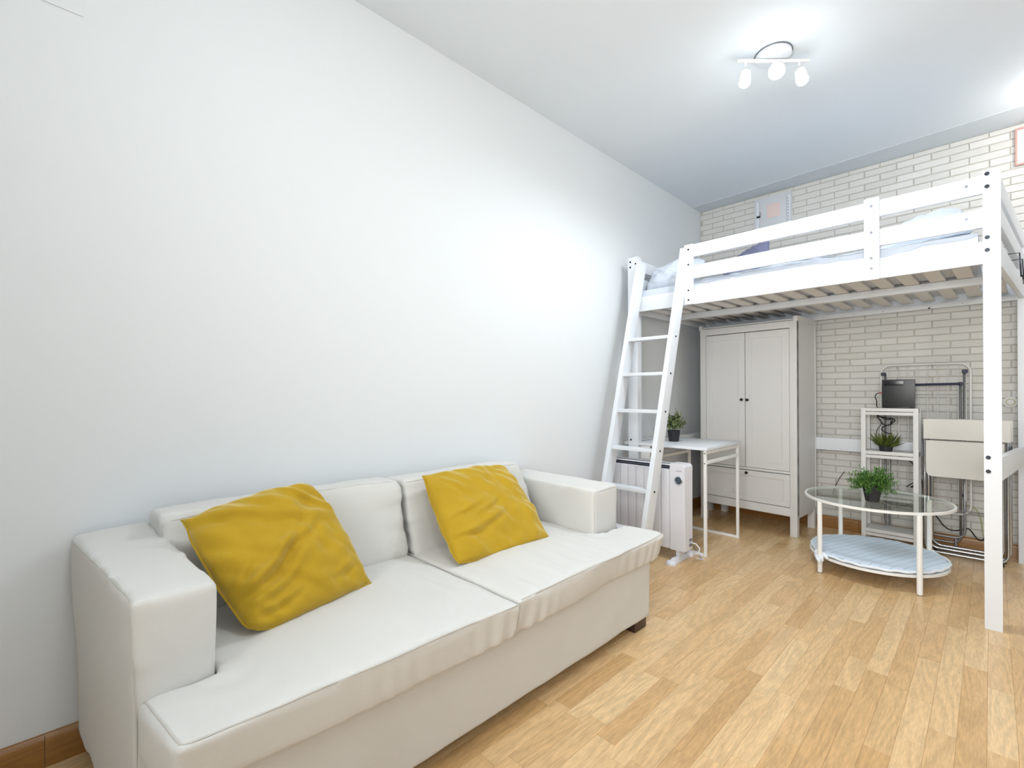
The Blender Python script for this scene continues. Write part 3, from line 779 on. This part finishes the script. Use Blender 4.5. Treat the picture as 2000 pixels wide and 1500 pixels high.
for x, y in ((1.245, 3.370), (1.727, 3.370), (1.245, 3.960), (1.727, 3.960)):
    d = Vector((x - cx, y - cy, 0)).normalized() * .366; x, y = cx + d.x * 1.005, cy + d.y * 1.005
    b = B().cyl((x, y, .006), (x, y, ct - .0105), .0135, 16); lg = put('leg', b, 'metalw', tb, smooth=40)
    put('foot_cap', B().cyl((x, y, 0), (x, y, .007), .0125, 16), 'grey', lg, smooth=40)

# pale blue pad lying on the lower shelf
def padbm():
    bm = bmesh.new(); N = 96; K = 14; rows = []
    for s in (1, -1):
        for k in range(K + 1 if s == 1 else K):
            f = k / K; ringv = []
            if f == 0: rows.append((s, 0, [bm.verts.new((cx, cy + .005, .128 if s == 1 else .1035))])); continue
            for i in range(N):
                a = 2 * PI * i / N; R = (.334 + .010 * noise.noise(Vector((math.cos(a) * 2, math.sin(a) * 2, 1)))) * f
                R += .004 * math.sin(a * 23) * (f > .9)
                z = (.126 + .003 * noise.noise(Vector((math.cos(a) * R * 16, math.sin(a) * R * 16, 0)))) if s == 1 else .1035
                if s == 1 and f > .95: z = .118
                ringv.append(bm.verts.new((cx + R * math.cos(a), cy + .005 + R * math.sin(a), z)))
            rows.append((s, k, ringv))
    for s in (1, -1):
        rs = [q for q in rows if q[0] == s]
        for (s0, k0_, A), (s1_, k1_, C) in zip(rs[:-1], rs[1:]):
            for i in range(N):
                if len(A) == 1: bm.faces.new((A[0], C[i], C[(i + 1) % N]))
                else: bm.faces.new((A[i], C[i], C[(i + 1) % N], A[(i + 1) % N]))
    top = [q for q in rows if q[0] == 1][-1][2]; bot = [q for q in rows if q[0] == -1][-1][2]
    for i in range(N): bm.faces.new((top[i], bot[i], bot[(i + 1) % N], top[(i + 1) % N]))
    return bm
pd = thing('floor_pad', 'pale blue striped round pad lying on the lower shelf of the round table', 'pad', (cx, cy, .1))
put('pad_cover', padbm(), 'pad', pd, smooth=60)
put('hem', B().tube([(cx + (.338 + .008 * math.sin(a / 96 * 2 * PI * 3) + .003 * math.sin(a * 1.9)) * math.cos(2 * PI * a / 96), cy + .005 + (.338 + .003 * math.sin(a * 1.9)) * math.sin(2 * PI * a / 96), .112 + .002 * math.sin(a * 1.3)) for a in range(96)], .008, 8, closed=True), 'padedge', pd, smooth=180)
b = B(); b.tube([(1.222, 3.440, .118), (1.232, 3.405, .112), (1.262, 3.372, .098), (1.275, 3.355, .080)], [.012, .018, .016, .004], 8); b.tube([(1.225, 3.43, .112), (1.236, 3.392, .098), (1.25, 3.36, .085), (1.262, 3.345, .07)], [.01, .016, .012, .004], 8)
b.tube([(1.245, 3.42, .12), (1.275, 3.39, .112), (1.30, 3.36, .10)], [.01, .015, .006], 8)
put('knotted_tie', b, 'padedge', pd, smooth=180)

# ---------------------------------------------------------------- shelf unit
sh = thing('shelf_unit', 'narrow white open shelf unit with four shelves against the brick wall', 'shelf', (1.485, 4.36, 0))
SX0, SX1, SY0, SY1, SH = 1.325, 1.645, 4.245, 4.445, .99
for x in (SX0, SX1 - .028):
    for y in (SY0, SY1 - .028): box('post', (x, x + .028, y, y + .028, 0, SH), 'ward', sh, .002)
for zt in (SH, .680, .383, .118):
    box('shelf_board', (SX0 + .028, SX1 - .028, SY0 + .004, SY1 - .004, zt - .024, zt - (.0 if zt < .9 else .001)), 'ward', sh, .001)
    box('shelf_rail', (SX0 + .028, SX1 - .028, SY0 + .008, SY0 + .02, zt - .050, zt - .029), 'ward', sh, .001)
    for x in (SX0 + .004, SX1 - .024): box('side_rail', (x, x + .02, SY0 + .028, SY1 - .028, zt - .030, zt - .001), 'ward', sh, .001)

# grass plant on its second shelf
cx, cy, cz = 1.462, 4.30, .680
t = thing('potted_plant', 'spiky dark grass plant in a low black pot on the white shelf unit', 'plant', (cx, cy, cz))
pot('pot', t, (cx, cy), cz, .036, .042, .038)
r = random.Random(8); bm = bmesh.new()
for k in range(110):
    a = r.uniform(0, 2 * PI); el = r.uniform(.45, 1.5); L = r.uniform(.07, .135); base = Vector((cx + r.uniform(0, .03) * math.cos(a), cy + r.uniform(0, .03) * math.sin(a), cz + .022))
    d = Vector((math.cos(a) * math.cos(el), math.sin(a) * math.cos(el), math.sin(el)))
    leaf(bm, base, d, Vector((0, 0, 1)), L, .008)
put('foliage', bm, 'leaf3', t, kind='stuff')

# black box (router) with cables
rt_ = thing('router', 'flat black square device standing upright on top of the shelf unit', 'router', (1.53, 4.32, SH))
o = box('body', (1.440, 1.622, 4.315, 4.345, SH, 1.194), 'black', rt_, .004)
box('glossy_band', (1.449, 1.56, 4.3128, 4.316, 1.150, 1.182), 'blackg', rt_, .0006)
box('stand', (1.47, 1.59, 4.30, 4.36, SH, SH + .006), 'black', rt_, .001)
put('red_plug', B().cyl((1.418, 4.33, 1.098), (1.441, 4.33, 1.098), .004, 10), 'red', rt_, smooth=40)
cb = put('cable', B().tube([(1.421, 4.33, 1.098), (1.405, 4.335, 1.092), (1.395, 4.34, 1.07), (1.404, 4.35, 1.04), (1.402, 4.36, 1.00), (1.40, 4.452, .985), (1.40, 4.455, .94), (1.395, 4.452, .92)], .0032, 8), 'cord', rt_, smooth=180)
def cable(name, pts, r=.0035, mt='cord', label=None, n=6):
    P_ = [Vector(p) for p in pts]; Q = []
    for i in range(len(P_) - 1):
        p0, p1, p2, p3 = P_[max(0, i - 1)], P_[i], P_[i + 1], P_[min(len(P_) - 1, i + 2)]
        for k in range(n):
            t_ = k / n; Q.append(.5 * ((2 * p1) + (-p0 + p2) * t_ + (2 * p0 - 5 * p1 + 4 * p2 - p3) * t_ ** 2 + (-p0 + 3 * p1 - 3 * p2 + p3) * t_ ** 3))
    Q.append(P_[-1]); o = put(name, B().tube(Q, r, 6), mt, None, smooth=180, origin=P_[-1]); tag(o, label, 'cable'); return o
YC = 4.455
cable('cable', [(1.385, YC, .945), (1.40, YC, .925), (1.45, YC, .912), (1.49, YC, .905), (1.495, YC, .89), (1.47, YC, .87), (1.485, YC, .905), (1.45, YC, .90), (1.395, YC, .925), (1.405, YC, .90), (1.44, YC, .855), (1.48, YC, .87), (1.43, YC, .845), (1.42, YC, .82), (1.45, YC, .80), (1.48, YC, .795)], .004, label='tangled black cable hanging behind the upper opening of the shelf unit')
cable('cable', [(1.41, YC + .012, .90), (1.412, YC + .012, .86), (1.39, YC + .012, .82), (1.38, YC + .012, .76)], .0025, label='thin black cable end hanging straight beside the tangled one on the shelf unit')
cable('cable', [(1.50, YC, .64), (1.56, YC, .62), (1.60, YC, .58), (1.625, YC, .52), (1.645, YC + .005, .47), (1.65, YC + .005, .40), (1.655, YC + .005, .30)], .004, label='black cable drooping behind the middle opening of the shelf unit')
cable('cable', [(1.56, YC, .415), (1.60, YC, .45), (1.61, YC, .445), (1.585, YC, .413), (1.62, YC, .44)], .0035, label='short black cable loop lying behind the lower middle shelf')
cable('cable', [(1.17, 4.545, .47), (1.14, 4.545, .42), (1.11, 4.545, .35), (1.09, 4.545, .28)], .0025, label='thin black cable slanting down the brick wall between wardrobe and shelf unit')
cable('cable', [(1.70, 4.52, .245), (1.73, 4.52, .20), (1.76, 4.52, .155), (1.80, 4.515, .135), (1.85, 4.505, .15), (1.885, 4.50, .165), (1.92, 4.515, .11), (1.945, 4.52, .095), (1.97, 4.52, .13), (1.985, 4.52, .17), (2.02, 4.52, .175)], .004, label='wavy black cable hanging low on the brick wall behind the folding chairs')
cable('cable', [(1.80, 4.535, .31), (1.86, 4.535, .32), (1.90, 4.535, .315), (1.925, 4.54, .29), (1.945, 4.545, .22), (1.95, 4.545, .15), (1.96, 4.545, .11)], .0022, 'ycord', label='thin yellow-green wire hanging down the brick wall behind the chairs')

# ---------------------------------------------------------------- clothes airer
ar = thing('clothes_airer', 'folded white wire clothes airer leaning upright on the brick wall', 'clothes airer', (1.65, 4.49, 0))
def rrect(x0, x1, z0, z1, r, y0, y1=None, seg=6, open_top=False):
    y1 = y0 if y1 is None else y1
    P_ = []
    for (cx_, cz_, a0) in ((x1 - r, z1 - r, 0), (x0 + r, z1 - r, .5 * PI), (x0 + r, z0 + r, PI), (x1 - r, z0 + r, 1.5 * PI)):
        for i in range(seg + 1):
            a = a0 + .5 * PI * i / seg; z = cz_ + r * math.sin(a); f = (z - z0) / (z1 - z0); P_.append((cx_ + r * math.cos(a), y0 + (y1 - y0) * f, z))
    return P_
put('outer_frame', B().tube(rrect(1.410, 1.897, .265, 1.302, .06, 4.455, 4.505), .0058, 8, closed=True), 'wire', ar, smooth=180)
for k in range(8):
    x = 1.462 + .0535 * k; put('wire', B().tube([(x, 4.458, .275), (x, 4.503, 1.294)], .0024, 6), 'wire', ar, smooth=180)
def ushape(x0, x1, z0, z1, r, y0, y1, seg=6):
    P_ = [(x0, y1, z1)]
    for cx_, a0 in ((x0 + r, PI), (x1 - r, 1.5 * PI)):
        for i in range(seg + 1):
            a = a0 + .5 * PI * i / seg; P_.append((cx_ + r * math.cos(a), y0, z0 + r + r * math.sin(a)))
    return P_ + [(x1, y1, z1)]
put('leg_frame', B().tube(ushape(1.438, 1.866, .10, 1.24, .05, 4.46, 4.488), .007, 8), 'grey', ar, smooth=180)
put('leg_frame', B().tube(ushape(1.462, 1.846, .06, 1.16, .05, 4.475, 4.515), .0065, 8), 'grey', ar, smooth=180)
put('side_tube', B().tube([(1.874, 4.463, .36), (1.872, 4.497, 1.235)], .0045, 8), 'wire', ar, smooth=180)
put('side_tube', B().tube([(1.845, 4.455, .13), (1.845, 4.488, 1.16)], .006, 8), 'grey', ar, smooth=180)
put('blue_crossbar', B().tube([(1.47, 4.478, 1.153), (1.845, 4.478, 1.160)], .0085, 10), 'navy', ar, smooth=60)
for x, z in ((1.43, 1.238), (1.872, 1.245), (1.845, 1.160), (1.862, .392)):
    put('hinge', B().box(x - .018 if z > 1.2 else x - .008, x + .012, 4.478, 4.50, z - .012, z + .012).bevel(.003, 1), 'navy', ar, smooth=40)
put('lower_wire', B().tube([(1.61, 4.48, 1.085), (1.83, 4.48, 1.085)], .0015, 6), 'screw', ar, smooth=180)
put('lower_wire', B().tube([(1.61, 4.475, .985), (1.83, 4.475, .985)], .0015, 6), 'wire', ar, smooth=180)
for k, dx in enumerate((0, .012)):
    put('foot', B().tube([(1.48 + .34 * k, 4.47, .10), (1.48 + .34 * k, 4.46, .012)], .0075, 8), 'grey', ar, smooth=60)

# ---------------------------------------------------------------- folding chairs
def chair(label, y, dx, front=True):
    c = thing('folding_chair', label, 'chair', (1.88 + dx, y, 0), group='folded chairs against the brick wall')
    x0, x1 = 1.668 + dx, 2.080 + dx
    b = B().box(x0, x1, y - .012, y + .004, .786, .921); b.bevel(.004, 2); put('backrest', b, 'seatw', c, smooth=35)
    bm = rbox(x0 + .012, x1 - .028, .532, .775, y + .006, y + .02, .035, corners=(1, 1, 0, 0)); put('seat', bm, 'seatw', c, smooth=40)
    # long front frame and shorter rear frame in chrome tube
    put('frame', B().tube(rrect(x0 + .004, x1 - .012, .022, .90, .05, y + .015, y + .012), .0095, 10, closed=True), 'chrome', c, smooth=180)
    put('frame', B().tube(rrect(x0 + .022, x1 - .032, .045, .74, .05, y + .033, y + .030), .0095, 10, closed=True), 'chrome', c, smooth=180)
    put('crossbar', B().tube([(x0 + .02, y + .030, .30), (x0 + .022, y + .030, .30), (x1 - .03, y + .030, .30)], .004, 8), 'chrome', c, smooth=180)
    for x in (x0 + .03, x1 - .05): put('foot_cap', B().box(x, x + .02, y + .0, y + .045, 0, .014).bevel(.003, 1), 'black', c)
    return c
chair('white folding chair with chrome legs, front one of the folded pair beside the shelf unit', 4.285, 0)
chair('white folding chair with chrome legs, the rear one of the folded pair', 4.37, .012)

# ---------------------------------------------------------------- ceiling lamp
lp = thing('ceiling_lamp', 'white three-spot ceiling lamp switched on', 'ceiling lamp', (1.205, 2.70, H + .002))
b = B(); b.tube([(1.205, 2.70, H + .002), (1.205, 2.70, H - .018), (1.205, 2.70, H - .028)], [.085, .085, .070], 40); bp = put('base_plate', b, 'white', lp, smooth=40)
put('rim', B().tube([(1.205 + .087 * math.cos(a * PI / 24), 2.70 + .087 * math.sin(a * PI / 24), H - .002) for a in range(48)], .0025, 6, closed=True), 'screw', bp, smooth=180)
bolt(bp, (1.225, 2.73, H - .026), (0, 0, -1), .004)
put('bar', B().tube([(1.076, 2.565, H - .038), (1.337, 2.826, H - .038)], .0085, 12), 'metalw', lp, smooth=60)
MT['bulb'] = emis('lit_bulb', (1, 1, 1), 14)
for (sx, sy, hx_, dirv, rr_) in ((1.105, 2.594, (1.097, 2.606, 2.775), (.0, -.05, -1), .030), (1.207, 2.696, (1.228, 2.672, 2.765), (.25, -.75, -.75), .038), (1.302, 2.791, (1.306, 2.795, 2.775), (.15, .05, -1), .030)):
    st = put('stem', B().tube([(sx, sy, H - .038), (sx, sy, 2.80)], .005, 10), 'metalw', lp, smooth=60)
    h = Vector(hx_); d = Vector(dirv).normalized()
    sp = put('spot_head', B().tube([h - d * .012, h, h + d * .05], [rr_ * .55, rr_ * .95, rr_], 24, cap=True), 'metalw', lp, smooth=50)
    e = h + d * .0505
    put('bulb', B().tube([e, e + d * .012, e + d * .022, e + d * .027], [rr_ * .92, rr_ * .85, rr_ * .5, rr_ * .08], 20), 'bulb', sp, smooth=60)
    sl_ = light('spot_light', 'SPOT', e + d * .03, 24, LAMP_COL, size=.028); sl_.rotation_euler = Vector((d.x * .4, d.y * .4, d.z)).to_track_quat('-Z', 'Y').to_euler()
    light('bulb_glow', 'POINT', e + d * .05, .55, LAMP_COL, size=.03)

# ---------------------------------------------------------------- things on the walls
b = B(); b.box(0.0005, .0025, -.75, .088, 2.292, 2.80); b.bevel(.0006, 1)
o = put('access_panel', b, 'wall', None, smooth=35, origin=(0, -.33, 2.292)); tag(o, 'white flush access panel high on the left wall', 'panel')
fb = thing('fuse_cabinet', 'pale flat fuse cabinet with a pinkish patch high on the brick wall behind the bed', 'cabinet', (.65, D - .01, 2.55))
box('frame', (.505, .80, D - .022, D - .004, 2.50, 2.835), 'clear', fb, .002)
box('door', (.555, .765, D - .028, D - .0225, 2.52, 2.805), 'clear', fb, .002)
box('label_patch', (.610, .715, D - .0295, D - .0283, 2.64, 2.76), 'orange', fb, .0005)
box('hinge_bar', (.772, .792, D - .030, D - .0225, 2.52, 2.80), 'white', fb, .001)
for k in range(9): put('slot', B().box(.776, .782, D - .0315, D - .0300, 2.56 + k * .026, 2.568 + k * .026), 'screw', fb)
box('handle_bar', (.522, .545, D - .030, D - .0225, 2.52, 2.80), 'white', fb, .001)
box('latch', (.527, .556, D - .042, D - .0305, 2.660, 2.675), 'black', fb, .002)
box('latch_lever', (.553, .558, D - .034, D - .0295, 2.675, 2.71), 'grey', fb, .001)
pf = thing('picture_frame', 'white board with a thin red-brown frame on the brick wall right of the bed post', 'picture', (2.3, D - .01, 2.59))
X_, Z_ = (2.112, 2.52), (2.590, 2.832)
for d in ((X_[0], X_[0] + .010, Z_[0], Z_[1]), (X_[1] - .010, X_[1], Z_[0], Z_[1]), (X_[0] + .010, X_[1] - .010, Z_[0], Z_[0] + .010), (X_[0] + .010, X_[1] - .010, Z_[1] - .010, Z_[1])):
    box('frame_bar', (d[0], d[1], D - .024, D - .008, d[2], d[3]), 'frame', pf, .001)
box('board', (X_[0] + .010, X_[1] - .010, D - .016, D - .009, Z_[0] + .010, Z_[1] - .010), 'paper', pf, .0005)
sl = thing('wall_lamp', 'small white lamp high on the brick wall outside the view', 'lamp', (2.42, 4.4, 2.8))
put('lamp_arm', B().tube([(2.42, D - .008, 2.78), (2.42, 4.3, 2.80), (2.42, 4.16, 2.78)], .008, 10), 'metalw', sl, smooth=60)
put('lamp_head', B().tube([(2.42, 4.15, 2.80), (2.42, 4.13, 2.775)], [.02, .045], 20), 'metalw', sl, smooth=50)
sk = thing('wall_socket', 'round pale wall socket on the bricks beside the back bed post', 'socket', (2.075, D - .01, 1.04))
put('cover', B().tube([(2.085, D - .007, 1.035), (2.085, D - .020, 1.035), (2.085, D - .024, 1.035)], [.036, .036, .028], 28), 'ward', sk, smooth=40)
put('inner_ring', B().tube([(2.085 + .02 * math.cos(a * PI / 12), D - .0245, 1.035 + .02 * math.sin(a * PI / 12)) for a in range(24)], .0018, 6, closed=True), 'ycord', sk, smooth=180)
cbx = thing('socket_block', 'small white double plug block low on the wall under the wardrobe', 'socket', (.38, 4.5, .1))
box('block', (.375, .44, 4.515, 4.552, .110, .165), 'metalw', cbx, .003); box('plug', (.425, .455, 4.490, 4.5145, .085, .165), 'metalw', cbx, .003)
hk = thing('hook_rack', 'dark wire hook rack hanging over the right end rail of the loft bed', 'hook', (2.11, 3.7, 1.75))
for y in (3.60, 3.78):
    xx = 2.02 + (y - YF) * .087
    put('hanger', B().tube([(xx - .018, y, 1.775), (xx - .018, y, 1.826), (xx + .040, y, 1.826), (xx + .046, y, 1.70)], .0035, 8), 'hookm', hk, smooth=180)
put('rack_bar', B().tube([(2.112, 3.56, 1.70), (2.124, 3.84, 1.70)], .004, 8), 'hookm', hk, smooth=180)
for k in range(7):
    y = 3.58 + k * .04; x = 2.113 + (y - 3.56) * .045
    put('hook', B().tube([(x, y, 1.70), (x + .03, y, 1.685), (x + .055, y, 1.69), (x + .06, y, 1.715)], .003, 6), 'hookm', hk, smooth=180)
